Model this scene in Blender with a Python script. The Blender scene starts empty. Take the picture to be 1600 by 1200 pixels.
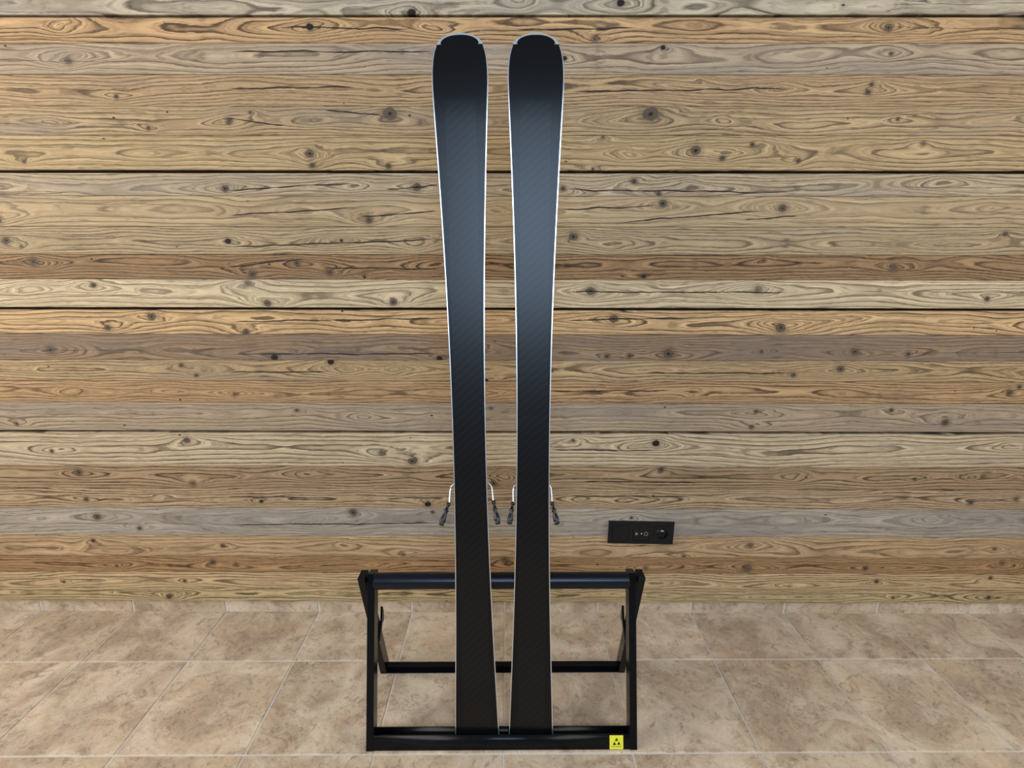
import bpy, bmesh, math, random
import numpy as np
from mathutils import Vector, Matrix

scene = bpy.context.scene
COL = scene.collection
rnd = random.Random(7)

# ------------------------------------------------------------------ camera
cam_data = bpy.data.cameras.new('camera')
cam_data.sensor_fit = 'HORIZONTAL'
cam_data.sensor_width = 36.0
cam_data.lens = 19.1765
cam_data.clip_start = 0.02
cam = bpy.data.objects.new('camera', cam_data)
COL.objects.link(cam)
_r = Vector((0.99999363, 0.00333902, 0.00126421))
_f = Vector((-0.00295489, 0.97274231, -0.23186993))
_u = _r.cross(_f)
cam.matrix_world = Matrix(((_r.x, _u.x, -_f.x, 0), (_r.y, _u.y, -_f.y, 0), (_r.z, _u.z, -_f.z, 1.25405), (0, 0, 0, 1)))
scene.camera = cam

# ------------------------------------------------------------------ light
scene.view_settings.view_transform = 'Standard'
scene.view_settings.look = 'None'
scene.view_settings.exposure = -0.16
scene.view_settings.gamma = 1.0
scene.view_settings.use_curve_mapping = False
scene.cycles.adaptive_threshold = 0.04
scene.cycles.max_bounces = 4
scene.cycles.diffuse_bounces = 2
scene.cycles.glossy_bounces = 2

world = bpy.data.worlds.new('world')
scene.world = world
world.use_nodes = True
world.node_tree.nodes['Background'].inputs[0].default_value = (0.75, 0.86, 1.0, 1)
world.node_tree.nodes['Background'].inputs[1].default_value = 0.6

ROOM_X, ROOM_FRONT, ROOM_H = 2.75, -1.45, 3.12

def area(name, loc, direction, sx, sy, radiance, color):
    d = bpy.data.lights.new(name, 'AREA')
    d.shape = 'RECTANGLE'
    d.size, d.size_y = sx, sy
    d.energy = radiance * math.pi * sx * sy
    d.color = color
    o = bpy.data.objects.new(name, d)
    COL.objects.link(o)
    o.location = loc
    o.rotation_euler = Vector(direction).to_track_quat('-Z', 'Y').to_euler()
    return o

# daylight entering by the high window behind the viewer and by the tall window at the left
area('daylight_behind', (0.2, ROOM_FRONT + 0.05, 2.28), (0, 1, 0), 1.5, 1.42, 12.0, (0.54, 0.74, 1.0))
area('daylight_left', (-ROOM_X + 0.05, 0.15, 1.65), (1, 0, 0), 2.2, 1.9, 8.0, (1.0, 0.97, 0.92))
area('fill_right', (ROOM_X - 0.05, -0.1, 1.65), (-1, 0, 0), 1.8, 1.7, 6.4, (1.0, 0.97, 0.93))  # unseen fill light, added to brighten the right side

# ------------------------------------------------------------------ mesh helpers
def link(name, me, mats, parent=None, smooth=False):
    o = bpy.data.objects.new(name, me)
    COL.objects.link(o)
    for m in (mats if isinstance(mats, (list, tuple)) else [mats]):
        if me.materials.find(m.name) < 0:
            me.materials.append(m)
    if parent:
        o.parent = parent
    if smooth:
        me.polygons.foreach_set('use_smooth', [True] * len(me.polygons))
    return o

def bm_mesh(bm, name):
    bmesh.ops.recalc_face_normals(bm, faces=bm.faces)
    me = bpy.data.meshes.new(name)
    bm.to_mesh(me)
    bm.free()
    return me

def add_box(bm, lo, hi, bevel=0.0, mat=None, seg=1):
    """axis aligned box, optional bevel, optional matrix"""
    x0, y0, z0 = lo
    x1, y1, z1 = hi
    vs = [bm.verts.new(p) for p in ((x0, y0, z0), (x1, y0, z0), (x1, y1, z0), (x0, y1, z0), (x0, y0, z1), (x1, y0, z1), (x1, y1, z1), (x0, y1, z1))]
    fs = [bm.faces.new([vs[i] for i in q]) for q in ((0, 3, 2, 1), (4, 5, 6, 7), (0, 1, 5, 4), (1, 2, 6, 5), (2, 3, 7, 6), (3, 0, 4, 7))]
    allv = set(vs)
    if bevel > 0:
        es = set(e for f in fs for e in f.edges)
        r = bmesh.ops.bevel(bm, geom=list(es), offset=bevel, segments=seg, profile=0.5, affect='EDGES')
        allv = set(v for v in r['verts']) | set(v for v in allv if v.is_valid)
    if mat is not None:
        bmesh.ops.transform(bm, matrix=mat, verts=[v for v in allv if v.is_valid])
    return allv

def box_obj(name, lo, hi, m, parent=None, bevel=0.0, mat=None, seg=1):
    bm = bmesh.new()
    add_box(bm, lo, hi, bevel, mat, seg)
    return link(name, bm_mesh(bm, name), m, parent)

def add_prism(bm, pts, a, b, axis):
    """extrude 2D polygon between a and b along axis ('x': pts are (y,z); 'y': (x,z); 'z': (x,y))"""
    def P(p, t):
        return {'x': (t, p[0], p[1]), 'y': (p[0], t, p[1]), 'z': (p[0], p[1], t)}[axis]
    A = [bm.verts.new(P(p, a)) for p in pts]
    B = [bm.verts.new(P(p, b)) for p in pts]
    n = len(pts)
    bm.faces.new(A)
    bm.faces.new(list(reversed(B)))
    for i in range(n):
        bm.faces.new((A[i], B[i], B[(i + 1) % n], A[(i + 1) % n]))

def add_tube(bm, path, radii, seg=12, flat=None):
    """tube along a 3D path; radii per point; flat=(axis vector, factor per point) squashes it"""
    path = [Vector(p) for p in path]
    rings = []
    for i, p in enumerate(path):
        t = (path[min(i + 1, len(path) - 1)] - path[max(i - 1, 0)]).normalized()
        ref = Vector((0, 0, 1)) if abs(t.z) < 0.9 else Vector((1, 0, 0))
        a = t.cross(ref).normalized()
        b = t.cross(a).normalized()
        if flat is not None:
            ax = Vector(flat[0])
            b = (ax - t * ax.dot(t)).normalized()
            a = t.cross(b).normalized()
        ring = []
        for k in range(seg):
            an = 2 * math.pi * k / seg
            fb = flat[1][i] if flat is not None else 1.0
            ring.append(bm.verts.new(p + a * math.cos(an) * radii[i] + b * math.sin(an) * radii[i] * fb))
        rings.append(ring)
    for i in range(len(rings) - 1):
        for k in range(seg):
            bm.faces.new((rings[i][k], rings[i][(k + 1) % seg], rings[i + 1][(k + 1) % seg], rings[i + 1][k]))
    bm.faces.new(rings[0])
    bm.faces.new(list(reversed(rings[-1])))

def empty(name, loc=(0, 0, 0), rot=(0, 0, 0)):
    o = bpy.data.objects.new(name, None)
    o.empty_display_size = 0.05
    COL.objects.link(o)
    o.location = loc
    o.rotation_euler = rot
    return o

# ------------------------------------------------------------------ material helpers
def s2l(c):
    return tuple(((v / 255) / 12.92 if v / 255 <= 0.04045 else ((v / 255 + 0.055) / 1.055) ** 2.4) for v in c)

class NT:
    """tiny expression builder for shader nodes"""
    def __init__(self, name):
        self.m = bpy.data.materials.new(name)
        self.m.use_nodes = True
        self.t = self.m.node_tree
        self.n = self.t.nodes
        self.b = self.n['Principled BSDF']
    def new(self, k):
        return self.n.new(k)
    def put(self, sock, v):
        if isinstance(v, (int, float)):
            sock.default_value = v
        elif isinstance(v, (tuple, list)):
            sock.default_value = tuple(v) if len(v) == len(sock.default_value) else (*v, 1.0)
        else:
            self.t.links.new(v, sock)
    def f(self, op, a, b=None, c=None, clamp=False):
        nd = self.new('ShaderNodeMath')
        nd.operation = op
        nd.use_clamp = clamp
        self.put(nd.inputs[0], a)
        if b is not None:
            self.put(nd.inputs[1], b)
        if c is not None:
            self.put(nd.inputs[2], c)
        return nd.outputs[0]
    def add(self, a, b): return self.f('ADD', a, b)
    def sub(self, a, b): return self.f('SUBTRACT', a, b)
    def mul(self, a, b): return self.f('MULTIPLY', a, b)
    def mad(self, a, b, c): return self.f('MULTIPLY_ADD', a, b, c)
    def sstep(self, v, a, b, lo=0.0, hi=1.0):
        nd = self.new('ShaderNodeMapRange')
        nd.interpolation_type = 'SMOOTHSTEP'
        self.put(nd.inputs[0], v)
        self.put(nd.inputs[1], a); self.put(nd.inputs[2], b); self.put(nd.inputs[3], lo); self.put(nd.inputs[4], hi)
        return nd.outputs[0]
    def coords(self):
        tc = self.new('ShaderNodeTexCoord')
        sp = self.new('ShaderNodeSeparateXYZ')
        self.t.links.new(tc.outputs['Object'], sp.inputs[0])
        self.obj = tc.outputs['Object']
        return sp.outputs[0], sp.outputs[1], sp.outputs[2]
    def vec(self, x, y, z=0.0):
        nd = self.new('ShaderNodeCombineXYZ')
        self.put(nd.inputs[0], x); self.put(nd.inputs[1], y); self.put(nd.inputs[2], z)
        return nd.outputs[0]
    def noise(self, v, scale=1.0, detail=2.0, rough=0.5, dist=0.0):
        nd = self.new('ShaderNodeTexNoise')
        nd.noise_dimensions = '3D'
        self.put(nd.inputs['Vector'], v)
        self.put(nd.inputs['Scale'], scale); self.put(nd.inputs['Detail'], detail)
        self.put(nd.inputs['Roughness'], rough); self.put(nd.inputs['Distortion'], dist)
        return nd.outputs['Fac']
    def noise1(self, w, detail=1.0):
        nd = self.new('ShaderNodeTexNoise')
        nd.noise_dimensions = '1D'
        self.put(nd.inputs['W'], w)
        self.put(nd.inputs['Scale'], 1.0); self.put(nd.inputs['Detail'], detail)
        return nd.outputs['Fac']
    def mix(self, fac, a, b, mode='MIX'):
        nd = self.new('ShaderNodeMix')
        nd.data_type = 'RGBA'
        nd.blend_type = mode
        self.put(nd.inputs[0], fac)
        self.put(nd.inputs[6], a); self.put(nd.inputs[7], b)
        return nd.outputs[2]
    def bump(self, h, strength, dist):
        nd = self.new('ShaderNodeBump')
        self.put(nd.inputs['Strength'], strength); self.put(nd.inputs['Distance'], dist)
        self.put(nd.inputs['Height'], h)
        self.t.links.new(nd.outputs[0], self.b.inputs['Normal'])
    def set(self, **k):
        for a, v in k.items():
            self.put(self.b.inputs[{'color': 'Base Color', 'rough': 'Roughness', 'metal': 'Metallic', 'spec': 'Specular IOR Level'}[a]], v)
        return self.m

def plain(name, rgb, rough=0.5, metal=0.0, spec=0.5, var=0.12, scale=40.0, bump=0.0):
    """painted / moulded surface with a little procedural unevenness"""
    N = NT(name)
    N.coords()
    n = N.noise(N.obj, scale, 4.0, 0.6)
    c = s2l(rgb)
    lo = tuple(v * (1 - var) for v in c)
    hi = tuple(min(1, v * (1 + var)) for v in c)
    N.set(color=N.mix(n, lo, hi), rough=N.mad(n, 0.12, rough - 0.06), metal=metal, spec=spec)
    if bump > 0:
        N.bump(N.noise(N.obj, 900.0, 2.0), bump, 0.0004)
    return N.m

M_PAINT = plain('black_satin_paint', (12, 14, 17), 0.24, spec=0.13, var=0.1, bump=0.03)
M_ROLLER = plain('black_rubber_sleeve', (9, 14, 25), 0.30, spec=0.32, var=0.1, bump=0.05)
M_PLASTER = plain('plaster', (112, 112, 112), 0.9, var=0.03, scale=6)
M_FRAMEW = plain('window_paint', (200, 198, 192), 0.5, var=0.03)
M_DARKBACK = plain('dark_underlay', (14, 10, 9), 0.9, var=0.2)
M_STEEL = plain('polished_steel', (224, 226, 228), 0.3, metal=0.9, var=0.03)
M_WIRE = plain('bright_wire', (222, 223, 225), 0.4, metal=0.85, var=0.03)
M_TIP = plain('grey_tip_plastic', (150, 156, 156), 0.4, var=0.05)
M_TOPSHEET = plain('black_topsheet', (22, 23, 25), 0.35)
M_PLASTIC = plain('black_plastic', (11, 13, 17), 0.28, spec=0.4, var=0.15)
M_SOCKET = plain('socket_black', (16, 18, 21), 0.35, spec=0.3, var=0.1)
M_SOCKET_IN = plain('socket_hollow', (5, 5, 6), 0.5, spec=0.2)
M_PIN = plain('nickel_pin', (225, 225, 222), 0.3, metal=0.7, var=0.03)
M_YELLOW = plain('yellow_vinyl', (228, 226, 60), 0.45, var=0.03)
M_PRINT = plain('black_print', (24, 26, 14), 0.5)
M_PRINT2 = plain('faded_print', (120, 120, 34), 0.5)
M_GROUT = plain('grout', (204, 196, 185), 0.9, var=0.15, scale=60)

# ------------------------------------------------------------------ wood
def wood(name, seed, light, dark, sp, z0, e0, ea, contrast, gray, knots, cracks):
    N = NT(name)
    x, y, z = N.coords()
    s = seed * 17.31
    wob = N.noise1(N.mad(x, 1.3, s), 2.0)
    zc = N.mad(wob, 0.05, z0 - 0.025)
    ee = N.mad(N.noise1(N.mad(x, 2.1, s + 40.0), 2.0), ea, e0 - ea * 0.5)
    dz = N.sub(z, zc)
    T = N.f('SQRT', N.add(N.mul(dz, dz), N.mul(ee, ee)))
    d1 = N.noise(N.vec(N.mad(x, 4.0, s), N.mul(z, 26.0), s), 1.0, 2.0, 0.5)
    T = N.mad(d1, 0.014, T)
    d2 = N.noise(N.vec(N.mad(x, 22.0, s), N.mul(z, 110.0), s), 1.0, 2.0, 0.6)
    T = N.mad(d2, 0.0028, T)
    core = halo = hole = None
    warp = N.sub(N.noise(N.vec(N.mul(x, 60.0), N.mul(z, 60.0), s), 1.0, 2.0), 0.5)
    wa = N.sub(d1, 0.5)
    xw = N.mad(wa, 0.16, x)
    zw = N.mad(N.sub(d2, 0.5), 0.008, N.mad(wa, 0.022, z))
    for (kx, kz, r, kind) in knots:
        dx = N.sub(x, kx)
        dk = N.sub(z, kz)
        # grain flows round the knot
        ax, az = r * 4.2 + 0.010, r * 1.7 + 0.004
        jx, jz = (0.0, 0.0) if kind != 3 else (0.02, 0.002)
        qx = N.mul(N.sub(xw, kx + jx), 1.0 / ax)
        qz = N.mul(N.sub(zw, kz + jz), 1.0 / az)
        g = N.f('EXPONENT', N.mul(N.add(N.f('SQRT', N.mad(qx, qx, 0.12)), N.mul(qz, qz)), -1.15))
        amp = (3.0 if kind != 3 else 2.6) * sp * min(1.5, 0.4 + r / 0.014)
        T = N.mad(g, -amp, T)
        if kind == 3:
            continue
        px = N.mul(dx, 1.0 / (r * 1.08))
        pz = N.mul(dk, 1.0 / (r * 0.92))
        d = N.mad(warp, 0.55, N.f('SQRT', N.add(N.mul(px, px), N.mul(pz, pz))))
        c = N.sstep(d, 1.05, 0.8)
        h = N.sstep(d, 2.2, 0.9)
        k = N.mul(c, {0: 0.62, 1: 0.9, 2: 1.0}[kind])
        core = k if core is None else N.f('MAXIMUM', core, k)
        halo = h if halo is None else N.f('MAXIMUM', halo, h)
        hs = N.sstep(d, {0: 0.25, 1: 0.42, 2: 0.95}[kind], {0: 0.1, 1: 0.12, 2: 0.7}[kind])
        hole = hs if hole is None else N.f('MAXIMUM', hole, hs)
    fib = N.noise(N.vec(N.mad(x, 30.0, s), N.mul(z, 900.0), s), 1.0, 3.0, 0.65)
    T = N.mad(fib, 0.0034, T)
    q = N.f('FRACT', N.mul(T, 1.0 / sp))
    line = N.mul(N.mad(N.sstep(q, 0.15, 0.75), 0.34, N.mul(N.sstep(q, 0.62, 0.88), 0.66)), N.sstep(q, 1.0, 0.94))
    amt = N.sstep(N.noise(N.vec(N.mad(x, 2.2, s + 9), N.mul(z, 17.0), s), 1.0, 3.0, 0.6), 0.22, 0.6, 0.45, 1.0)
    line = N.mul(line, amt)
    q2 = N.f('FRACT', N.mul(T, 2.63 / sp))
    line2 = N.mul(N.mul(N.sstep(q2, 0.45, 0.85), N.sstep(q2, 1.0, 0.93)), N.sstep(amt, 1.0, 0.45, 0.3, 0.8))
    line = N.f('MAXIMUM', line, line2)
    streak = N.noise(N.vec(N.mad(x, 5.0, s), N.mul(T, 240.0), s), 1.0, 3.0, 0.7)
    fleck = N.sstep(N.noise(N.vec(N.mad(x, 15.0, s), N.mul(T, 250.0), s + 2), 1.0, 2.0, 0.6), 0.57, 0.68)
    patch = N.noise(N.vec(N.mad(x, 1.7, s + 3), N.mul(z, 13.0), s), 1.0, 3.0, 0.55)
    def tone(c, sat, k):
        c = s2l(c)
        g = sum(c) / 3
        return tuple(k * (g + (v - g) * sat) for v in c)
    L, Dk = tone(light, 0.98, 1.14), tone(dark, 0.95, 0.38)
    col = N.mix(N.mul(line, min(1.0, contrast * 1.12)), L, Dk)
    gcol = tuple(w * 0.88 * (0.55 * (v0 * 0.65 + v1 * 0.35) + 0.45 * sum(L) / 3 * 0.82) for v0, v1, w in zip(L, Dk, (1.04, 0.99, 0.96)))
    col = N.mix(N.sstep(patch, 0.62 - gray * 0.35, 0.9 - gray * 0.25, 0.0, 0.75), col, gcol)
    col = N.mix(1.0, col, N.mix(N.sstep(streak, 0.3, 0.72), (1.08, 1.08, 1.075), (0.74, 0.71, 0.68)), 'MULTIPLY')
    col = N.mix(1.0, col, N.mix(fib, (0.74, 0.73, 0.72), (1.26, 1.26, 1.26)), 'MULTIPLY')
    col = N.mix(N.mul(fleck, 0.42), col, tuple(v * 0.6 for v in Dk))
    # long drying checks
    cr = None
    wv = N.sub(N.noise1(N.mad(x, 9.0, s + 5), 3.0), 0.5)
    for (x0, z0c, x1, z1c, wd) in cracks:
        t = N.mul(N.sub(x, x0), 1.0 / (x1 - x0))
        zz = N.mad(t, z1c - z0c, z0c)
        dd = N.f('ABSOLUTE', N.sub(z, N.mad(wv, 0.010, zz)))
        win = N.f('MULTIPLY', N.sstep(t, 0.0, 0.12), N.sstep(t, 1.0, 0.85))
        wdt = N.mul(N.mul(win, N.sstep(N.noise1(N.mad(x, 14.0, s + 77), 2.0), 0.25, 0.6, 0.55, 1.0)), wd)
        c = N.mul(N.sstep(N.sub(dd, wdt), 0.0003, -0.0008), N.sstep(win, 0.02, 0.1))
        cr = c if cr is None else N.f('MAXIMUM', cr, c)
    # worm holes and nail marks
    vo = N.new('ShaderNodeTexVoronoi')
    vo.inputs['Scale'].default_value = 1.0
    N.t.links.new(N.vec(N.mad(x, 13.0, s), N.mul(z, 22.0), s), vo.inputs['Vector'])
    spk = N.mul(N.sstep(vo.outputs['Distance'], 0.075, 0.045), N.sstep(N.noise(N.vec(N.mad(x, 5.0, s), N.mul(z, 30.0), s + 8), 1.0, 1.0), 0.56, 0.62))
    cr = spk if cr is None else N.f('MAXIMUM', cr, spk)
    if core is not None:
        rings = N.f('SINE', N.mul(T, 2600.0))
        kc = N.mix(N.mad(rings, 0.3, 0.5), s2l((44, 35, 29)), s2l((104, 88, 72)))
        col = N.mix(N.mul(halo, 0.35), col, tuple(v * 0.7 for v in Dk))
        col = N.mix(core, col, kc)
        col = N.mix(N.mul(hole, 0.95), col, s2l((22, 16, 13)))
    col = N.mix(N.mul(cr, 0.94), col, s2l((26, 19, 15)))
    N.set(color=col, rough=N.mad(line, -0.12, 0.72), spec=0.25)
    N.bump(fib, 0.7, 0.0012)
    return N.m

KNOTS = [(-0.284, 1.8997, 0.0124, 2), (-0.568, 1.8667, 0.0107, 2), (-0.357, 1.6443, 0.0202, 1), (-0.819, 1.6271, 0.0092, 1), (-0.596, 1.5378, 0.0131, 1), (-0.591, 1.5063, 0.0094, 1), (-0.369, 1.5051, 0.0094, 1), (-0.757, 1.6474, 0.0046, 1), (-0.602, 1.6221, 0.0092, 3), (0.292, 1.9241, 0.0114, 2), (0.224, 1.8371, 0.0107, 0), (0.415, 1.8154, 0.0071, 2), (0.141, 1.7881, 0.0072, 2), (0.521, 1.7351, 0.0054, 3), (0.391, 1.6446, 0.022, 1), (0.528, 1.5473, 0.0149, 1), (0.607, 1.527, 0.0093, 1), (0.691, 1.5635, 0.0074, 1), (0.257, 1.5834, 0.0046, 1), (0.231, 1.4964, 0.0047, 1), (0.829, 1.5197, 0.0074, 1), (-0.855, 1.4412, 0.0114, 1), (-0.503, 1.4452, 0.0113, 3), (-0.287, 1.4458, 0.0132, 1), (-0.433, 1.3514, 0.0115, 1), (-0.864, 1.2912, 0.0097, 2), (-0.521, 1.2926, 0.0048, 2), (-0.581, 1.2869, 0.0097, 3), (-0.301, 1.2784, 0.0155, 3), (-0.662, 1.2264, 0.0098, 1), (-0.801, 1.1937, 0.0118, 1), (-0.564, 1.199, 0.0098, 1), (-0.457, 1.1847, 0.0039, 2), (-0.817, 1.1647, 0.0118, 0), (-0.763, 1.1042, 0.0119, 1), (-0.373, 1.1088, 0.0119, 1), (-0.84, 1.0148, 0.0121, 1), (0.145, 1.4421, 0.0076, 1), (0.354, 1.4629, 0.0094, 1), (0.428, 1.428, 0.0076, 1), (0.442, 1.4002, 0.0123, 1), (0.798, 1.3868, 0.0123, 1), (0.179, 1.3046, 0.0135, 1), (0.759, 1.2364, 0.0058, 1), (0.397, 1.1882, 0.0078, 2), (0.236, 1.1435, 0.0138, 1), (0.751, 1.1482, 0.0128, 0), (0.311, 1.0584, 0.0139, 1), (0.833, 1.0313, 0.016, 1), (0.275, 1.2729, 0.0155, 3), (-0.758, 0.9329, 0.0122, 2), (-0.581, 0.9208, 0.0112, 2), (-0.234, 0.9318, 0.0101, 2), (-0.546, 0.8834, 0.0143, 3), (-0.901, 0.8122, 0.0083, 0), (-0.703, 0.7599, 0.0062, 1), (-0.434, 0.6139, 0.0127, 0), (-0.336, 0.5845, 0.0149, 1), (-0.7, 0.5312, 0.0107, 3), (-0.852, 0.4399, 0.0065, 2), (-0.289, 0.431, 0.0108, 2), (-0.088, 0.8592, 0.0082, 2), (-0.072, 0.7678, 0.0062, 0), (0.488, 0.9476, 0.0162, 1), (0.367, 0.9412, 0.0081, 1), (0.294, 0.9398, 0.0081, 1), (0.781, 0.9553, 0.006, 1), (0.892, 0.88, 0.0081, 1), (0.561, 0.806, 0.0082, 3), (0.785, 0.7589, 0.0072, 1), (0.775, 0.7072, 0.0083, 1), (0.468, 0.6488, 0.0126, 2), (0.196, 0.6592, 0.0063, 1), (0.491, 0.5567, 0.0106, 1), (0.909, 0.5282, 0.017, 3), (0.352, 0.4396, 0.013, 3), (-0.544, 0.3993, 0.0141, 1), (-0.274, 0.4015, 0.0065, 1), (-0.382, 0.2419, 0.0078, 0), (-0.486, 0.197, 0.0112, 3), (-0.029, 0.2213, 0.0144, 0), (-0.701, 0.3646, 0.0109, 3), (-0.067, 0.5049, 0.0107, 1), (-0.067, 0.5347, 0.0107, 3), (-0.966, 0.1991, 0.0067, 0), (0.815, 0.28, 0.011, 0), (0.591, 0.2362, 0.0066, 1), (0.813, 0.1914, 0.0156, 0), (0.461, 0.1909, 0.0078, 0), (0.932, 0.119, 0.009, 3), (0.402, 0.3822, 0.0065, 1)]
CRACKS = [(-0.8648, 1.3643, -0.4631, 1.3885), (-0.465, 1.3592, -0.2156, 1.3796), (0.1313, 1.3818, 0.4312, 1.3948), (0.3005, 1.3454, 0.7742, 1.3824), (0.6821, 1.3531, 0.8522, 1.3661), (-0.8758, 1.2734, -0.1986, 1.2967), (-0.8832, 1.2127, -0.6284, 1.2397), (-0.5916, 1.2131, -0.2107, 1.2079), (-0.8562, 1.4351, -0.4586, 1.4587), (-0.3842, 1.4373, -0.2135, 1.4535), (0.1263, 1.4395, 0.8441, 1.4312), (-0.6635, 1.8662, -0.2728, 1.8615), (-0.8114, 1.8056, -0.2034, 1.8041), (-0.547, 1.6543, -0.3734, 1.6409), (-0.8324, 1.6322, -0.6519, 1.6119), (-0.9874, 0.3518, -0.2011, 0.3613), (0.1218, 0.6256, 0.4804, 0.6243), (0.1541, 1.0522, 0.5518, 1.0628), (-0.9033, 1.0464, -0.2048, 1.0596), (-0.9156, 0.9449, -0.2077, 0.9463), (-0.9229, 0.8848, -0.5769, 0.8876), (0.4026, 0.8853, 0.9114, 0.8863), (0.0977, 0.8237, 0.5289, 0.8288), (-0.8228, 1.7109, -0.4422, 1.7144), (0.1428, 1.703, 0.8095, 1.7115), (0.1324, 1.1408, 0.8801, 1.14), (-0.4367, 0.4505, -0.2205, 0.4557), (-0.9751, 0.4536, -0.6957, 0.4567), (-0.0064, 1.8599, 0.3482, 1.8631), (0.2093, 0.5148, 0.6374, 0.5091), (0.1677, 0.4615, 0.6199, 0.4604)]

# ------------------------------------------------------------------ room shell
D = 1.71486            # face of the tiled skirting
WB = D - 0.015         # face of the boards
def structure(o):
    o['kind'] = 'structure'
    return o

wall_back = structure(box_obj('wall_back', (-ROOM_X - 0.12, D + 0.018, 0), (ROOM_X + 0.12, D + 0.14, ROOM_H), M_DARKBACK))
wall_left = structure(box_obj('wall_left', (-ROOM_X - 0.12, ROOM_FRONT - 0.12, 0), (-ROOM_X, D + 0.018, ROOM_H), M_PLASTER))
wall_right = structure(box_obj('wall_right', (ROOM_X, ROOM_FRONT - 0.12, 0), (ROOM_X + 0.12, D + 0.018, ROOM_H), M_PLASTER))
wall_front = structure(box_obj('wall_front', (-ROOM_X, ROOM_FRONT - 0.12, 0), (ROOM_X, ROOM_FRONT, ROOM_H), M_PLASTER))
ceiling = structure(box_obj('ceiling', (-ROOM_X - 0.12, ROOM_FRONT - 0.12, ROOM_H), (ROOM_X + 0.12, D + 0.14, ROOM_H + 0.1), M_PLASTER))
floor = structure(box_obj('floor', (-ROOM_X - 0.12, ROOM_FRONT - 0.12, -0.08), (ROOM_X + 0.12, D + 0.14, -0.0019), M_GROUT))

def window(name, c, axis, w, h):
    bm = bmesh.new()
    b = 0.06
    for lo, hi in (((-w / 2 - b, 0, -h / 2 - b), (w / 2 + b, 0.05, -h / 2)), ((-w / 2 - b, 0, h / 2), (w / 2 + b, 0.05, h / 2 + b)),
                   ((-w / 2 - b, 0, -h / 2), (-w / 2, 0.05, h / 2)), ((w / 2, 0, -h / 2), (w / 2 + b, 0.05, h / 2))):
        add_box(bm, lo, hi, 0.004)
    o = structure(link(name, bm_mesh(bm, name), M_FRAMEW))
    o.location = c
    o.rotation_euler = (0, 0, axis)
    return o
window('window_1', (0.2, ROOM_FRONT, 2.28), 0, 1.5, 1.42)
window('window_2', (-ROOM_X, 0.15, 1.65), -math.pi / 2, 2.2, 1.9)
window('fill_window', (ROOM_X, -0.1, 1.65), math.pi / 2, 1.8, 1.7)  # added frame around the right-hand fill light

# ------------------------------------------------------------------ planks
# (bottom, top, light, dark, ring spacing, heart offset, e0, ea, contrast, grey)
G = [
    (1.8956, 1.975, (176, 161, 136), (122, 106, 86), .0125, -.02, .03, .05, .8, .5),
    (1.8266, 1.8905, (182, 146, 103), (118, 86, 54), .0100, .016, .02, .04, .85, .1),
    (1.7467, 1.8266, (170, 148, 120), (116, 96, 74), .0110, .010, .02, .04, .7, .5),
    (1.6646, 1.7467, (174, 144, 106), (116, 86, 56), .0085, .004, .012, .035, .8, .15),
    (1.5878, 1.6646, (174, 147, 108), (112, 86, 60), .0100, -.004, .015, .045, .75, .35),
    (1.4925, 1.5878, (176, 149, 108), (124, 98, 66), .0120, .002, .015, .05, .7, .1),
    (1.4207, 1.4850, (174, 153, 122), (116, 98, 76), .0095, -.012, .015, .04, .75, .4),
    (1.3333, 1.4207, (172, 148, 112), (122, 98, 70), .0140, .006, .02, .06, .55, .3),
    (1.2519, 1.3333, (170, 147, 112), (112, 90, 64), .0090, -.006, .012, .04, .75, .25),
    (1.1776, 1.2519, (148, 116, 80), (84, 58, 36), .0085, .008, .015, .04, .9, .15),
    (1.0916, 1.1776, (194, 173, 138), (136, 114, 84), .0130, .006, .015, .05, .7, .15),
    (1.0081, 1.0837, (196, 161, 115), (126, 92, 58), .0120, .006, .015, .045, .85, .05),
    (0.9260, 1.0081, (146, 120, 92), (92, 72, 54), .0100, -.014, .015, .05, .75, .8),
    (0.8573, 0.9260, (172, 145, 106), (116, 88, 58), .0090, .004, .012, .04, .8, .2),
    (0.7857, 0.8573, (174, 140, 100), (114, 82, 52), .0085, -.002, .012, .04, .85, .05),
    (0.6906, 0.7857, (164, 144, 117), (114, 96, 76), .0110, .010, .015, .045, .65, .6),
    (0.5670, 0.6824, (190, 170, 138), (128, 106, 80), .0135, .008, .015, .05, .8, .2),
    (0.4856, 0.5670, (162, 135, 102), (104, 80, 56), .0105, .008, .012, .045, .85, .2),
    (0.4151, 0.4856, (176, 150, 116), (110, 88, 62), .0085, .000, .012, .035, .9, .15),
    (0.3122, 0.4151, (168, 156, 138), (118, 108, 96), .0110, .006, .03, .05, .55, .85),
    (0.2335, 0.3122, (182, 152, 114), (128, 98, 68), .0100, -.016, .03, .05, .65, .05),
    (0.1691, 0.2335, (168, 132, 92), (104, 72, 44), .0075, -.004, .012, .035, .85, .0),
    (0.1073, 0.1691, (194, 166, 124), (134, 102, 68), .0085, -.010, .015, .04, .75, .1),
    (0.0548, 0.1073, (192, 168, 124), (124, 98, 64), .0085, .004, .012, .035, .85, .1),
]
zt = 1.975
while zt < ROOM_H - 0.02:       # the same cladding goes on up to the ceiling
    src = G[rnd.randrange(1, 20)]
    h = min(rnd.uniform(0.066, 0.095), ROOM_H - 0.005 - zt)
    G.append((zt, zt + h) + src[2:])
    zt += h + (0.0075 if len(G) % 5 == 0 else 0.0)

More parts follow.
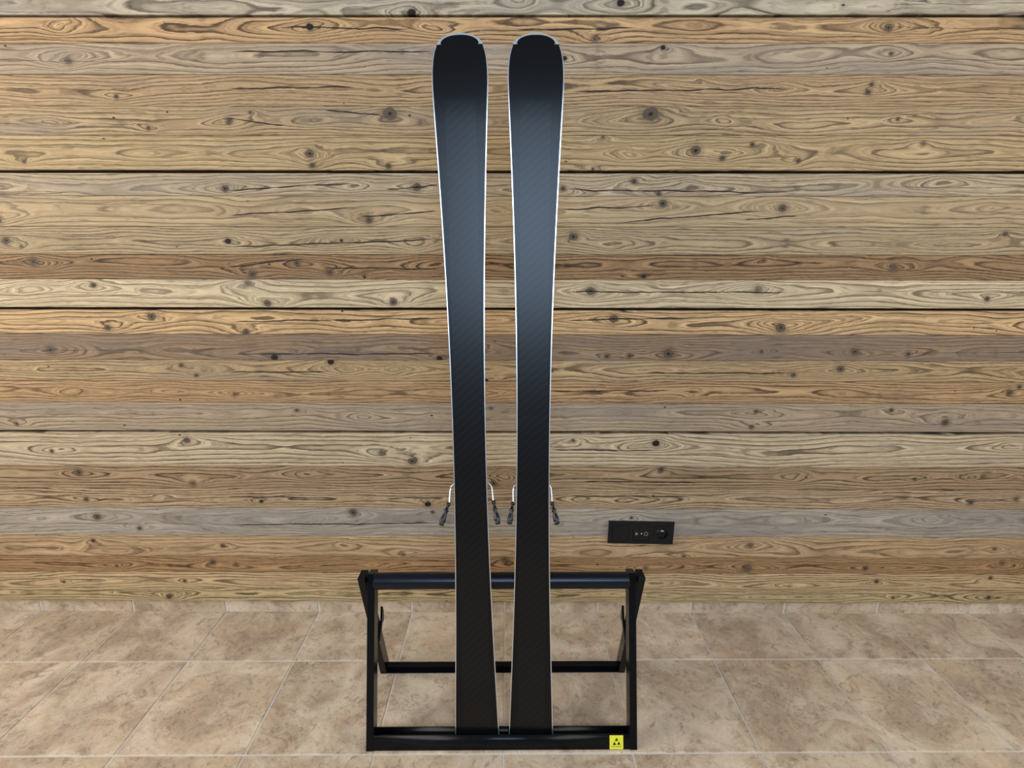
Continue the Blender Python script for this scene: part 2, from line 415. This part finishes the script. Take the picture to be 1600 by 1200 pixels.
for i, (zb, ztop, li, da, sp, zo, e0, ea, con, gr) in enumerate(G):
    zc = (zb + ztop) / 2
    seen = zb < 1.95
    ks = [(kx, kz - zc, r, k) for (kx, kz, r, k) in KNOTS if zb <= kz < ztop]
    if seen:
        for side in (-1, 1):
            for _ in range(2):
                ks.append((side * rnd.uniform(1.0, 1.9), rnd.uniform(-0.3, 0.3) * (ztop - zb), rnd.uniform(0.005, 0.013), rnd.choice((0, 1, 1, 3))))
        ks.append((rnd.uniform(-0.8, 0.8), rnd.uniform(-0.1, 0.1) * (ztop - zb), rnd.uniform(0.009, 0.014), 3))
    cs = [(a, b - zc, c, d - zc, 0.0024) for (a, b, c, d) in CRACKS if zb <= (b + d) / 2 < ztop]
    for side in (-1, 1):
        if seen:
            a = side * rnd.uniform(0.9, 1.3)
            zz = rnd.uniform(-0.3, 0.3) * (ztop - zb)
            cs.append((min(a, a + side * 0.6), zz, max(a, a + side * 0.6), zz + rnd.uniform(-0.008, 0.008), 0.0009))
    m = wood('old_wood_%02d' % i, i + 1, li, da, sp, zo, e0, ea, con, gr, ks, cs)
    off = rnd.uniform(-0.0022, 0.0022)
    hh = (ztop - zb) / 2 - 0.0004
    bm = bmesh.new()
    add_box(bm, (-ROOM_X, 0.0, -hh), (ROOM_X, 0.0326, hh), 0.0009)
    p = link('plank', bm_mesh(bm, 'plank'), m, wall_back)
    p.location = (0, WB + off, zc)

# ------------------------------------------------------------------ floor and skirting tiles
def tile_material():
    N = NT('beige_stone_tile')
    x, y, z = N.coords()
    oi = N.new('ShaderNodeObjectInfo')
    rd = oi.outputs['Random']
    v = N.vec(N.mad(rd, 31.7, x), N.mad(rd, 57.3, y), N.add(z, N.mul(rd, 11.0)))
    warp = N.noise(v, 5.0, 3.0, 0.6)
    big = N.noise(v, 7.0, 5.0, 0.62, 0.8)
    mid = N.noise(v, 26.0, 5.0, 0.65, 1.2)
    fine = N.noise(v, 110.0, 5.0, 0.75)
    col = N.mix(N.sstep(big, 0.34, 0.68), s2l((172, 150, 126)), s2l((212, 192, 166)))
    col = N.mix(N.sstep(warp, 0.48, 0.72, 0.0, 0.6), col, s2l((200, 174, 140)))
    col = N.mix(N.sstep(mid, 0.53, 0.70, 0.0, 0.6), col, s2l((134, 114, 94)))
    col = N.mix(N.sstep(mid, 0.42, 0.25, 0.0, 0.35), col, s2l((196, 178, 156)))
    vein = N.f('ABSOLUTE', N.sub(N.noise(v, 11.0, 6.0, 0.7, 1.6), 0.5))
    vein = N.mul(N.sstep(vein, 0.014, 0.002), N.sstep(N.noise(v, 9.0, 2.0), 0.48, 0.62))
    col = N.mix(N.mul(vein, 0.55), col, s2l((96, 76, 56)))
    blot = N.sstep(N.noise(v, 60.0, 4.0, 0.7, 0.6), 0.54, 0.66)
    col = N.mix(N.mul(blot, N.sstep(big, 0.60, 0.40, 0.12, 0.55)), col, s2l((126, 102, 78)))
    col = N.mix(N.sstep(N.noise(v, 17.0, 3.0, 0.6), 0.56, 0.72, 0.0, 0.45), col, s2l((196, 156, 122)))
    pit = N.mul(N.sstep(fine, 0.58, 0.70), N.sstep(mid, 0.46, 0.60))
    col = N.mix(N.mul(pit, 0.7), col, s2l((84, 66, 48)))
    col = N.mix(1.0, col, N.mix(fine, (0.72, 0.72, 0.72), (1.28, 1.28, 1.28)), 'MULTIPLY')
    col = N.mix(1.0, col, N.mix(rd, (0.95, 0.94, 0.93), (1.05, 1.05, 1.05)), 'MULTIPLY')
    N.set(color=col, rough=N.mad(mid, 0.2, 0.62), spec=0.25)
    N.bump(N.sub(N.mad(mid, 0.8, N.mul(fine, 0.25)), N.add(N.mul(vein, 0.6), pit)), 0.25, 0.0025)
    return N.m
M_TILE = tile_material()

TILE, JOINT = 1.0 / 3.0, 0.0038
X0, R1, GR = -0.01331, 1.48083, 0.00991     # joint grid of the floor, turned slightly against the wall
def tile_mesh(w, d, name='floor_tile', t=0.008, bev=0.0016):
    bm = bmesh.new()
    add_box(bm, (-w / 2, -d / 2, -t), (w / 2, d / 2, 0), bev)
    return bm_mesh(bm, name)
full = tile_mesh(TILE - JOINT, TILE - JOINT)
for k in range(-9, 9):
    ac = X0 + (k + 0.5) * TILE
    if abs(ac) > ROOM_X + 0.1:
        continue
    for r in range(0, 10):
        if r == 0:
            b0, b1 = R1 + JOINT / 2, D + 0.016 - GR * ac - 0.002
            me = tile_mesh(TILE - JOINT, b1 - b0)
            bc = (b0 + b1) / 2
        else:
            me, bc = full, R1 - (r - 0.5) * TILE
        X, Y = ac - GR * bc, bc + GR * ac
        if abs(X) > ROOM_X - 0.1 or Y < ROOM_FRONT + 0.15:
            continue
        o = link('floor_tile', me, M_TILE, floor)
        o.location = (X, Y, rnd.uniform(-0.0004, 0.0004))
        o.rotation_euler = (0, 0, GR)

baseboard = structure(box_obj('baseboard_back', (-ROOM_X, D + 0.0016, 0), (ROOM_X, D + 0.018, 0.0535), M_GROUT))
for k in range(-9, 9):
    a = X0 + k * TILE - GR * D
    if a < -ROOM_X or a + TILE > ROOM_X:
        continue
    bm = bmesh.new()
    add_box(bm, (0.003, D, 0.0012), (TILE - 0.003, D + 0.006, 0.0530), 0.0012)
    o = link('skirting_tile', bm_mesh(bm, 'skirting_tile'), M_TILE, baseboard)
    o.location = (a, 0, 0)

# ------------------------------------------------------------------ ski stand
stand = empty('ski_stand', (-0.0285, 1.1555, 0.0), (0, 0, math.radians(0.62)))
stand['label'] = 'black folding ski stand with round padded crossbar on the tiled floor'
stand['category'] = 'ski stand'
HW = 0.3519                     # half of the outer width of the front frame
TH = 0.0192                     # bar thickness
DP = 0.040                      # bar depth
fa = math.atan2(0.1195, 0.4394)  # front frame leans back
fdir = Vector((0, math.sin(fa), math.cos(fa)))
fnor = Vector((0, math.cos(fa), -math.sin(fa)))
def FP(t, d):                    # point in the side view: t up the front frame, d behind its face
    v = fdir * t + fnor * d
    return (v.y, v.z)
flen = 0.4394 / math.cos(fa)
for s in (-1, 1):
    xa, xb = (-HW, -HW + TH) if s < 0 else (HW - TH, HW)
    bm = bmesh.new()
    y0 = FP(0, 0)[0]
    foot = [(0.0, 0.0), (DP / math.cos(fa), 0.0), FP(flen, DP), FP(flen, 0)]
    add_prism(bm, foot, xa, xb, 'x')
    bmesh.ops.bevel(bm, geom=list(bm.edges), offset=0.0009, segments=1, affect='EDGES')
    link('front_post', bm_mesh(bm, 'front_post'), M_PAINT, stand)

# open channel that takes the ski tails: front plate, floor plate and rear plate in one piece
bm = bmesh.new()
xi = HW - TH
for t0, t1, d0, d1 in ((0.0022, 0.0400, 0.0, 0.004), (0.0022, 0.0062, 0.004, 0.036), (0.0022, 0.0400, 0.036, 0.040)):
    add_prism(bm, [FP(t0, d0), FP(t0, d1), FP(t1, d1), FP(t1, d0)], -xi, xi, 'x')
link('tail_channel', bm_mesh(bm, 'tail_channel'), M_PAINT, stand)

# roller
bm = bmesh.new()
ry, rz = 1.2725 - 1.1555, 0.4205
add_tube(bm, [(-xi + 0.0004, ry, rz), (-xi + 0.002, ry, rz), (xi - 0.002, ry, rz), (xi - 0.0004, ry, rz)], [0.0195, 0.0214, 0.0214, 0.0195], 40)
link('padded_crossbar', bm_mesh(bm, 'padded_crossbar'), M_ROLLER, stand, smooth=False)
for pl in stand.children[-1].data.polygons:
    pl.use_smooth = len(pl.vertices) == 4

# rear frame, hinged on the crossbar
HW2 = 0.3755
ta = (1.2625 - 1.1555, 0.4325)
ba = (1.4250 - 1.1555, 0.0)
ra = math.atan2(ba[0] - ta[0], ta[1])
hd = DP / math.cos(ra)
for s in (-1, 1):
    xa, xb = (-HW2, -HW2 + TH) if s < 0 else (HW2 - TH, HW2)
    bm = bmesh.new()
    add_prism(bm, [ba, (ba[0] + hd, 0.0), (ta[0] + hd, ta[1]), ta], xa, xb, 'x')
    bmesh.ops.bevel(bm, geom=list(bm.edges), offset=0.0009, segments=1, affect='EDGES')
    link('rear_leg', bm_mesh(bm, 'rear_leg'), M_PAINT, stand)
    # hinge pin through both frames
    bm = bmesh.new()
    xp, xq = (HW - 0.002, HW2 - TH + 0.002)
    add_tube(bm, [(s * xp, ry + 0.012, rz - 0.004), (s * xq, ry + 0.012, rz - 0.004)], [0.006, 0.006], 12)
    link('hinge_pin', bm_mesh(bm, 'hinge_pin'), M_PAINT, stand)
    # catch hook on the inner side of the rear leg
    hk = [(1.350, .196), (1.368, .192), (1.383, .214), (1.394, .226), (1.409, .222), (1.4135, .232), (1.412, .250), (1.404, .272), (1.398, .258), (1.391, .240), (1.374, .222)]
    bm = bmesh.new()
    xa = s * (HW2 - TH)
    add_prism(bm, [(p[0] - 1.1555, p[1] - 0.021) for p in hk], xa, xa - s * 0.006, 'x')
    link('catch_hook', bm_mesh(bm, 'catch_hook'), M_PAINT, stand)

# rear floor bar: upright plate with a lip in front
bm = bmesh.new()
xi2 = HW2 - TH
def RP(h, d):
    v = Vector((0, -math.sin(ra), math.cos(ra))) * h + Vector((0, math.cos(ra), math.sin(ra))) * d
    return (ba[0] + v.y, v.z + 0.0006)
add_prism(bm, [(ba[0] + 0.001, 0.0006), (ba[0] + 0.014, 0.0006), (ba[0] + 0.014, 0.0046), (ba[0] + 0.0, 0.0046)], -xi2, xi2, 'x')
add_prism(bm, [(ba[0] + 0.010, 0.0046), (ba[0] + 0.026, 0.0046), (ba[0] + 0.0180, 0.0275), (ba[0] + 0.002, 0.0275)], -xi2, xi2, 'x')
link('rear_bar', bm_mesh(bm, 'rear_bar'), M_PAINT, stand)

# sticker on the front plate
def plate_pt(u, t, d):
    a = FP(t, d)
    return (u, a[0], a[1])
SX, ST, SS = 0.2799, 0.0030, 0.0354     # left, bottom, side
bm = bmesh.new()
def add_plate(bm, pts, d0, d1):
    A = [bm.verts.new(plate_pt(u, t, d0)) for u, t in pts]
    B = [bm.verts.new(plate_pt(u, t, d1)) for u, t in pts]
    n = len(pts)
    bm.faces.new(A); bm.faces.new(list(reversed(B)))
    for i in range(n):
        bm.faces.new((A[i], B[i], B[(i + 1) % n], A[(i + 1) % n]))
add_plate(bm, [(SX, ST), (SX + SS, ST), (SX + SS, ST + SS), (SX, ST + SS)], 0.0, -0.0005)
sticker = link('sticker', bm_mesh(bm, 'sticker'), M_YELLOW, stand)
sticker['label'] = 'small yellow square sticker with three black triangles'
def nrm(px, py):
    return (SX + SS * (px - 497) / 368, ST + SS * (1 - (py - 570) / 375))
for tri in (((683, 632), (638, 717), (731, 717)), ((628, 738), (581, 826), (673, 826)), ((743, 736), (698, 820), (790, 820))):
    bm = bmesh.new()
    add_plate(bm, [nrm(*q) for q in tri], -0.0004, -0.0008)
    link('emblem_triangle', bm_mesh(bm, 'emblem_triangle'), M_PRINT, sticker)
bm = bmesh.new()
xx = 546
r2 = random.Random(3)
while xx < 815:
    w = r2.uniform(8, 13)
    top = r2.uniform(852, 860)
    add_plate(bm, [nrm(xx, 878), nrm(xx + w, 878), nrm(xx + w, top), nrm(xx, top)], -0.0004, -0.0007)
    xx += w + r2.uniform(4, 7)
link('print_line', bm_mesh(bm, 'print_line'), M_PRINT2, sticker)

# ------------------------------------------------------------------ skis
def ski_base_material():
    N = NT('ski_base')
    x, y, z = N.coords()
    inner = N.mul(N.sstep(N.f('ABSOLUTE', x), 0.0364, 0.0352), N.sstep(z, 1.600, 1.594))
    wob = N.noise(N.vec(N.mul(x, 18.0), N.mul(z, 18.0), 0.0), 1.0, 2.0)
    ph = N.mad(wob, 1.6, N.mul(N.sub(z, N.mul(x, 0.86)), 2 * math.pi / 0.0205))
    band = N.mad(N.f('SINE', ph), 0.5, 0.5)
    fine = N.noise(N.vec(N.mul(x, 900.0), N.mul(z, 900.0), 0.0), 1.0, 2.0)
    k = N.mul(inner, N.mad(band, 0.8, 0.35))
    N.set(color=N.mix(k, s2l((9, 10, 12)), s2l((10, 11, 13))), rough=N.mad(fine, 0.08, N.mad(k, 0.02, 0.26)), spec=N.mad(k, 0.045, 0.26))
    N.bump(fine, 0.04, 0.0003)
    return N.m
M_BASE = ski_base_material()

ST_S = np.array([0, .036, .112, .269, .44, .607, .77, .93, 1.086, 1.239, 1.389, 1.506, 1.571, 1.635])
ST_W = np.array([.1148, .1141, .1085, .0981, .0896, .0834, .0828, .0841, .0888, .0980, .1083, .1197, .1262, .1312])
POLY = np.polyfit(ST_S, ST_W / 2, 5)
TIP = [(1.60, None), (1.635, .0657), (1.66, .0657), (1.678, .0647), (1.6925, .0631), (1.7075, .0600), (1.7220, .0548), (1.7305, .0490), (1.7385, .0385), (1.7450, .0215), (1.7485, 0.0)]
def delta(s):
    return 0.027 * max(0.0, (s - 1.555) / 0.195) ** 2.0 + 0.004 * max(0.0, (0.12 - s) / 0.12) ** 2
def catmull(pts, n):
    out = []
    P = [pts[0]] + pts + [(pts[-1][0] * 2 - pts[-2][0] - 0.003, -pts[-2][1])]
    for i in range(1, len(P) - 2):
        for k in range(n):
            t = k / n
            r = []
            for c in range(2):
                p0, p1, p2, p3 = P[i - 1][c], P[i][c], P[i + 1][c], P[i + 2][c]
                r.append(0.5 * (2 * p1 + (p2 - p0) * t + (2 * p0 - 5 * p1 + 4 * p2 - p3) * t * t + (3 * p1 - p0 - 3 * p2 + p3) * t ** 3))
            out.append(tuple(r))
    out.append(pts[-1])
    return out
lower = [(s, float(np.polyval(POLY, s))) for s in np.linspace(-0.0145, 1.60, 61)]
tp = [(1.60, float(np.polyval(POLY, 1.60)))] + TIP[1:]
OUT = lower[:-1] + catmull(tp, 5)
OUT[-1] = (OUT[-1][0], 0.0004)
def thick(s):
    if s > 1.5:
        return 0.012 - 0.006 * (s - 1.5) / 0.25
    if s < 0.25:
        return 0.009 + 0.007 * s / 0.25
    return 0.012 + 0.006 * max(0.0, 1 - abs(s - 0.75) / 0.75) if s > 0.25 else 0.016
def place(s, x, n):               # apparent station -> point on the bent ski (x across, y = -normal, z along)
    d = delta(s)
    return (x, d + n, s + 0.5 * d if s > 1.0 else s)
EDGE = 0.0020
S_PROT = 1.7215
def inner_half(s):               # black base inside the tip protector
    if s < S_PROT - 0.0005:
        return None
    t = min(1.0, (s - S_PROT) / (1.7435 - S_PROT))
    return 0.0455 * math.sqrt(max(0.0, 1 - t ** 2.2))

def make_ski(name, loc, lean, tilt, label):
    root = empty(name, loc)
    root.rotation_euler = Matrix.Rotation(-lean, 4, 'X').to_euler()
    root.matrix_world = Matrix.Translation(loc) @ Matrix.Rotation(-lean, 4, 'X') @ Matrix.Rotation(tilt, 4, 'Y')
    root['label'] = label
    root['category'] = 'ski'
    root['group'] = 'pair of skis in the stand'
    # body: sidewalls and topsheet
    bm = bmesh.new()
    rows = []
    for s, w in OUT:
        t = thick(s)
        k = min(0.003, w * 0.4)
        rows.append([bm.verts.new(place(s, x, n)) for x, n in ((-w, 0.0019), (-w, t * 0.55), (-w + k, t), (w - k, t), (w, t * 0.55), (w, 0.0019))])
    for a, b in zip(rows[:-1], rows[1:]):
        for i in range(6):
            j = (i + 1) % 6
            bm.faces.new((a[i], a[j], b[j], b[i]))
    bm.faces.new(rows[0]); bm.faces.new(list(reversed(rows[-1])))
    link('body', bm_mesh(bm, 'body'), M_TOPSHEET, root)
    # running base
    bm = bmesh.new()
    rows = []
    for s, w in OUT:
        if s > 1.7432:
            break
        ih = inner_half(s)
        hb = max(0.0006, (w - EDGE) if ih is None else min(w - EDGE, ih))
        rows.append([bm.verts.new(place(s, hb * q, n)) for q, n in ((-1, 0.002), (-1, 0.0), (-0.6, 0.0), (0.6, 0.0), (1, 0.0), (1, 0.002))])
    for a, b in zip(rows[:-1], rows[1:]):
        for i in range(6):
            j = (i + 1) % 6
            bm.faces.new((a[i], a[j], b[j], b[i]))
    bm.faces.new(rows[0]); bm.faces.new(list(reversed(rows[-1])))
    base = link('running_base', bm_mesh(bm, 'running_base'), M_BASE, root)
    base['label'] = 'black running base with faint diagonal stripes'
    for pl in base.data.polygons:
        pl.use_smooth = True
    base.data.set_sharp_from_angle(angle=math.radians(30))
    # steel edges, one each side
    for sg in (-1, 1):
        bm = bmesh.new()
        rows = []
        for s, w in OUT:
            if s > S_PROT:
                break
            rows.append([bm.verts.new(place(s, sg * x, n)) for x, n in ((w - EDGE, -0.0001), (w + 0.0003, -0.0001), (w + 0.0003, 0.0024), (w - EDGE, 0.0024))])
        for a, b in zip(rows[:-1], rows[1:]):
            for i in range(4):
                j = (i + 1) % 4
                bm.faces.new((a[i], a[j], b[j], b[i]))
        bm.faces.new(rows[0]); bm.faces.new(list(reversed(rows[-1])))
        e = link('steel_edge', bm_mesh(bm, 'steel_edge'), M_STEEL, root)
        e['label'] = 'bright steel edge'
    # tip protector: crescent with a small prong at each end
    bm = bmesh.new()
    so = [(s, w) for s, w in OUT if s >= S_PROT - 0.0005]
    outer = [(-w - 0.0004, s) for s, w in so] + [(w + 0.0004, s) for s, w in reversed(so[:-1])]
    n = len(outer)
    inner = []
    for i in range(n):
        a = math.pi * i / (n - 1)
        c = -math.cos(a)
        sn = math.sin(a)
        inner.append((0.0455 * math.copysign(abs(c) ** 0.95, c), S_PROT + (1.7435 - S_PROT) * sn ** 0.9))
    inner[0] = (-0.0425, S_PROT + 0.001); inner[-1] = (0.0425, S_PROT + 0.001)
    ring = []
    for (ox, os_), (ix, is_) in zip(outer, inner):
        ring.append([bm.verts.new(place(os_, ox, -0.0006)), bm.verts.new(place(is_, ix, -0.0006)), bm.verts.new(place(is_, ix, 0.0062)), bm.verts.new(place(os_, ox, 0.0062))])
    for a, b in zip(ring[:-1], ring[1:]):
        for i in range(4):
            j = (i + 1) % 4
            bm.faces.new((a[i], a[j], b[j], b[i]))
    bm.faces.new(ring[0]); bm.faces.new(list(reversed(ring[-1])))
    tip = link('tip_protector', bm_mesh(bm, 'tip_protector'), M_TIP, root)
    tip['label'] = 'pale grey tip protector'
    # binding plate, heel and toe pieces on the far side
    bm = bmesh.new()
    add_box(bm, (-0.031, 0.0165, 0.55), (0.031, 0.024, 1.13), 0.002)
    link('binding_plate', bm_mesh(bm, 'binding_plate'), M_PLASTIC, root)
    bm = bmesh.new()
    add_prism(bm, [(0.024, 0.57), (0.075, 0.60), (0.082, 0.64), (0.060, 0.668), (0.036, 0.675), (0.024, 0.70)], -0.030, 0.030, 'x')
    bmesh.ops.bevel(bm, geom=list(bm.edges), offset=0.004, segments=2, affect='EDGES')
    link('heel_binding', bm_mesh(bm, 'heel_binding'), M_PLASTIC, root)
    bm = bmesh.new()
    add_prism(bm, [(0.024, 0.985), (0.052, 0.99), (0.066, 1.01), (0.058, 1.06), (0.040, 1.10), (0.024, 1.115)], -0.029, 0.029, 'x')
    bmesh.ops.bevel(bm, geom=list(bm.edges), offset=0.004, segments=2, affect='EDGES')
    link('toe_binding', bm_mesh(bm, 'toe_binding'), M_PLASTIC, root)
    return root

def add_brake(root, p0, p1, p2, p3):
    """(across, along, towards viewer) -> brake wire from behind the ski with a moulded end"""
    Q = [Vector((a, -c, b)) for a, b, c in (p0, p1, p2, p3)]
    sg = 1 if p0[0] > 0 else -1
    start = Vector((sg * 0.024, 0.026, Q[0].z))
    bend = []
    for k in range(1, 6):           # rounded corner
        t = k / 6
        a = Q[0].lerp(Q[1] + (Q[1] - Q[0]) * 0.15, t)
        b = (Q[1]).lerp(Q[1].lerp(Q[2], 0.25), t)
        bend.append(a.lerp(b, t))
    path = [start, Q[0]] + bend + [Q[1].lerp(Q[2], 0.3), Q[2]]
    path.append(Q[2].lerp(Q[3], 0.25))
    bm = bmesh.new()
    add_tube(bm, path, [0.0022] * len(path), 10)
    arm = link('brake_arm', bm_mesh(bm, 'brake_arm'), M_WIRE, root, smooth=True)
    ts = [0.0, 0.03, 0.13, 0.16, 0.20, 0.33, 0.36, 0.40, 0.46, 0.60, 0.78, 0.88, 0.91, 0.97, 1.03, 1.05]
    rs = [.0030, .0052, .0052, .0036, .0034, .0038, .0062, .0062, .0044, .0056, .0076, .0070, .0058, .0068, .0064, .0035]
    fl = [1, 1, 1, 1, 1, 1, 1, 1, 1, .9, .75, .75, .8, .85, .85, .8]
    bm = bmesh.new()
    add_tube(bm, [Q[2].lerp(Q[3], t) for t in ts], rs, 14, ((0, 1, 0), fl))
    end = link('brake_pad', bm_mesh(bm, 'brake_pad'), M_PLASTIC, arm, smooth=True)
    end['label'] = 'black moulded brake end'
    arm['label'] = 'bright wire brake arm with black end'

LEAN = math.radians(8.0)
ski_a = make_ski('ski', (-0.0935, 1.1735, 0.022), LEAN, math.radians(-1.17), 'black ski seen from its base, left one of the pair, leaning slightly left')
add_brake(ski_a, (-0.0405, 0.6757, -0.02), (-0.0513, 0.6706, -0.018), (-0.0555, 0.6316, -0.005), (-0.0733, 0.5837, 0.02))
add_brake(ski_a, (0.0405, 0.6758, -0.02), (0.051, 0.6721, -0.018), (0.0555, 0.6346, -0.005), (0.0672, 0.5845, 0.02))
ski_b = make_ski('ski', (0.0472, 1.1742, 0.022), LEAN, math.radians(0.13), 'black ski seen from its base, upright, right one of the pair nearer the wall socket')
add_brake(ski_b, (-0.0405, 0.6714, -0.02), (-0.049, 0.6694, -0.018), (-0.0494, 0.632, -0.005), (-0.0582, 0.5853, 0.02))
add_brake(ski_b, (0.0390, 0.6735, -0.02), (0.0458, 0.6699, -0.018), (0.0481, 0.6325, -0.005), (0.06, 0.5851, 0.02))

# ------------------------------------------------------------------ wall socket
sock = empty('wall_socket', (0.4352, WB - 0.001, 0.3302), (0, math.radians(0.9), 0))
sock['label'] = 'black three-gang socket plate on the grey weathered plank'
sock['category'] = 'wall socket'
W, Hh, P = 0.2225, 0.0815, 0.0711
def ring_box(bm, x0, x1, z0, z1, ix0, ix1, iz0, iz1, y0, y1):
    for lo, hi in (((x0, y0, iz1), (x1, y1, z1)), ((x0, y0, z0), (x1, y1, iz0)), ((x0, y0, iz0), (ix0, y1, iz1)), ((ix1, y0, iz0), (x1, y1, iz1))):
        add_box(bm, lo, hi)
bm = bmesh.new()
fy0, fy1 = -0.0105, 0.0
def loop(bm, w, h, y):
    return [bm.verts.new((sx * w / 2, y, sz * h / 2)) for sx, sz in ((-1, -1), (1, -1), (1, 1), (-1, 1))]
h = 0.0278
cells = [(-P - h, -P + h), (-h, h), (P - h, P + h)]
xs = [-W / 2 + 0.002] + [v for c in cells for v in c] + [W / 2 - 0.002]
zs = [-Hh / 2 + 0.002, -h, h, Hh / 2 - 0.002]
grid = [[bm.verts.new((xv, fy0, zv)) for xv in xs] for zv in zs]
for j in range(3):
    for i in range(len(xs) - 1):
        if j == 1 and i in (1, 3, 5):
            ring = [grid[j][i], grid[j][i + 1], grid[j + 1][i + 1], grid[j + 1][i]]
            inner = [bm.verts.new((v.co.x * 1.0, -0.004, v.co.z)) for v in ring]
            for k in range(4):
                bm.faces.new((ring[k], ring[(k + 1) % 4], inner[(k + 1) % 4], inner[k]))
            bm.faces.new(inner)
            continue
        bm.faces.new((grid[j][i], grid[j][i + 1], grid[j + 1][i + 1], grid[j + 1][i]))
bd = [e for e in bm.edges if len(e.link_faces) == 1]
per = [grid[0][i] for i in range(len(xs))] + [grid[j][-1] for j in (1, 2, 3)] + [grid[3][i] for i in range(len(xs) - 2, -1, -1)] + [grid[j][0] for j in (2, 1)]
back = []
for v in per:
    s = Vector((math.copysign(W / 2, v.co.x) if abs(abs(v.co.x) - (W / 2 - 0.002)) < 1e-6 else v.co.x, -0.0080, math.copysign(Hh / 2, v.co.z) if abs(abs(v.co.z) - (Hh / 2 - 0.002)) < 1e-6 else v.co.z))
    back.append((bm.verts.new(s), bm.verts.new((s.x, 0.0, s.z))))
n = len(per)
for i in range(n):
    j = (i + 1) % n
    bm.faces.new((per[i], per[j], back[j][0], back[i][0]))
    bm.faces.new((back[i][0], back[j][0], back[j][1], back[i][1]))
link('frame', bm_mesh(bm, 'frame'), M_SOCKET, sock)
g = 0.0006
# blank rocker
b = box_obj('rocker', (-P - h + g, -0.0128, -h + g), (-P + h - g, -0.004, h - g), M_SOCKET, sock, 0.0012)
# aerial socket: upper cover with three round ports, lower flap
av = box_obj('aerial_cover', (-h + g, -0.0118, -0.0095), (h - g, -0.004, h - g), M_SOCKET, sock, 0.0008)
fl = box_obj('aerial_flap', (-h + g, -0.0105, -h + g), (h - g, -0.004, -0.0105), M_SOCKET, sock, 0.0008)
def ring_obj(name, cx, cz, r0, r1, y0, y1, m, parent):
    bm = bmesh.new()
    seg = 28
    V = []
    for k in range(seg):
        a = 2 * math.pi * k / seg
        V.append([bm.verts.new((cx + r * math.cos(a), y, cz + r * math.sin(a))) for r, y in ((r0, y0), (r1, y0), (r1, y1), (r0, y1))])
    for k in range(seg):
        A, B = V[k], V[(k + 1) % seg]
        for i in range(4):
            j = (i + 1) % 4
            bm.faces.new((A[i], B[i], B[j], A[j]))
    return link(name, bm_mesh(bm, name), m, parent)
def disc_obj(name, cx, cz, r, y0, y1, m, parent):
    bm = bmesh.new()
    add_tube(bm, [(cx, y0, cz), (cx, y1, cz)], [r, r], 24)
    return link(name, bm_mesh(bm, name), m, parent)
for cx, cz, r0, r1 in ((-0.0165, -0.0012, 0.0032, 0.0042), (0.0155, -0.0008, 0.0058, 0.0066)):
    ring_obj('port_rim', cx, cz, r0, r1, -0.0128, -0.0116, M_PIN, av)
    disc_obj('port_hollow', cx, cz, r0, -0.0121, -0.0117, M_SOCKET_IN, av)
disc_obj('port_pin', 0.0005, -0.0002, 0.0024, -0.0128, -0.0116, M_PIN, av)
disc_obj('port_pin', -0.0168, -0.0004, 0.0010, -0.0126, -0.0116, M_PIN, av)
# earthed power socket: square insert, round well, earth pin and two contacts
pw = link('power_insert', bpy.data.meshes.new('power_insert'), M_SOCKET, sock)
bm = bmesh.new()
seg = 32
R = 0.0200
sq, well, bot = [], [], []
for k in range(seg):
    a = 2 * math.pi * k / seg
    c, s = math.cos(a), math.sin(a)
    q = (h - g) / max(abs(c), abs(s))
    sq.append((P + q * c, q * s)); well.append((P + R * c, R * s))
lay = [[bm.verts.new((p[0], y, p[1])) for p in L] for L, y in ((sq, -0.004), (sq, -0.0118), (well, -0.0118), (well, -0.0022))]
for A, B in zip(lay[:-1], lay[1:]):
    for k in range(seg):
        bm.faces.new((A[k], A[(k + 1) % seg], B[(k + 1) % seg], B[k]))
bmesh.ops.recalc_face_normals(bm, faces=bm.faces)
bm.to_mesh(pw.data); bm.free()
disc_obj('well_bottom', P, 0.0, R - 0.0002, -0.0036, -0.0030, M_SOCKET_IN, pw)
bm = bmesh.new()
add_tube(bm, [(P, -0.0034, 0.0095), (P, -0.0110, 0.0095), (P, -0.0125, 0.0095)], [0.0024, 0.0024, 0.0012], 14)
link('earth_pin', bm_mesh(bm, 'earth_pin'), M_PIN, pw)
for cx, cz in ((-0.0145, 0.0068), (-0.0045, 0.0062), (0.0060, 0.0065)):
    disc_obj('contact', P + cx, cz, 0.0017, -0.0046, -0.0034, M_PIN, pw)
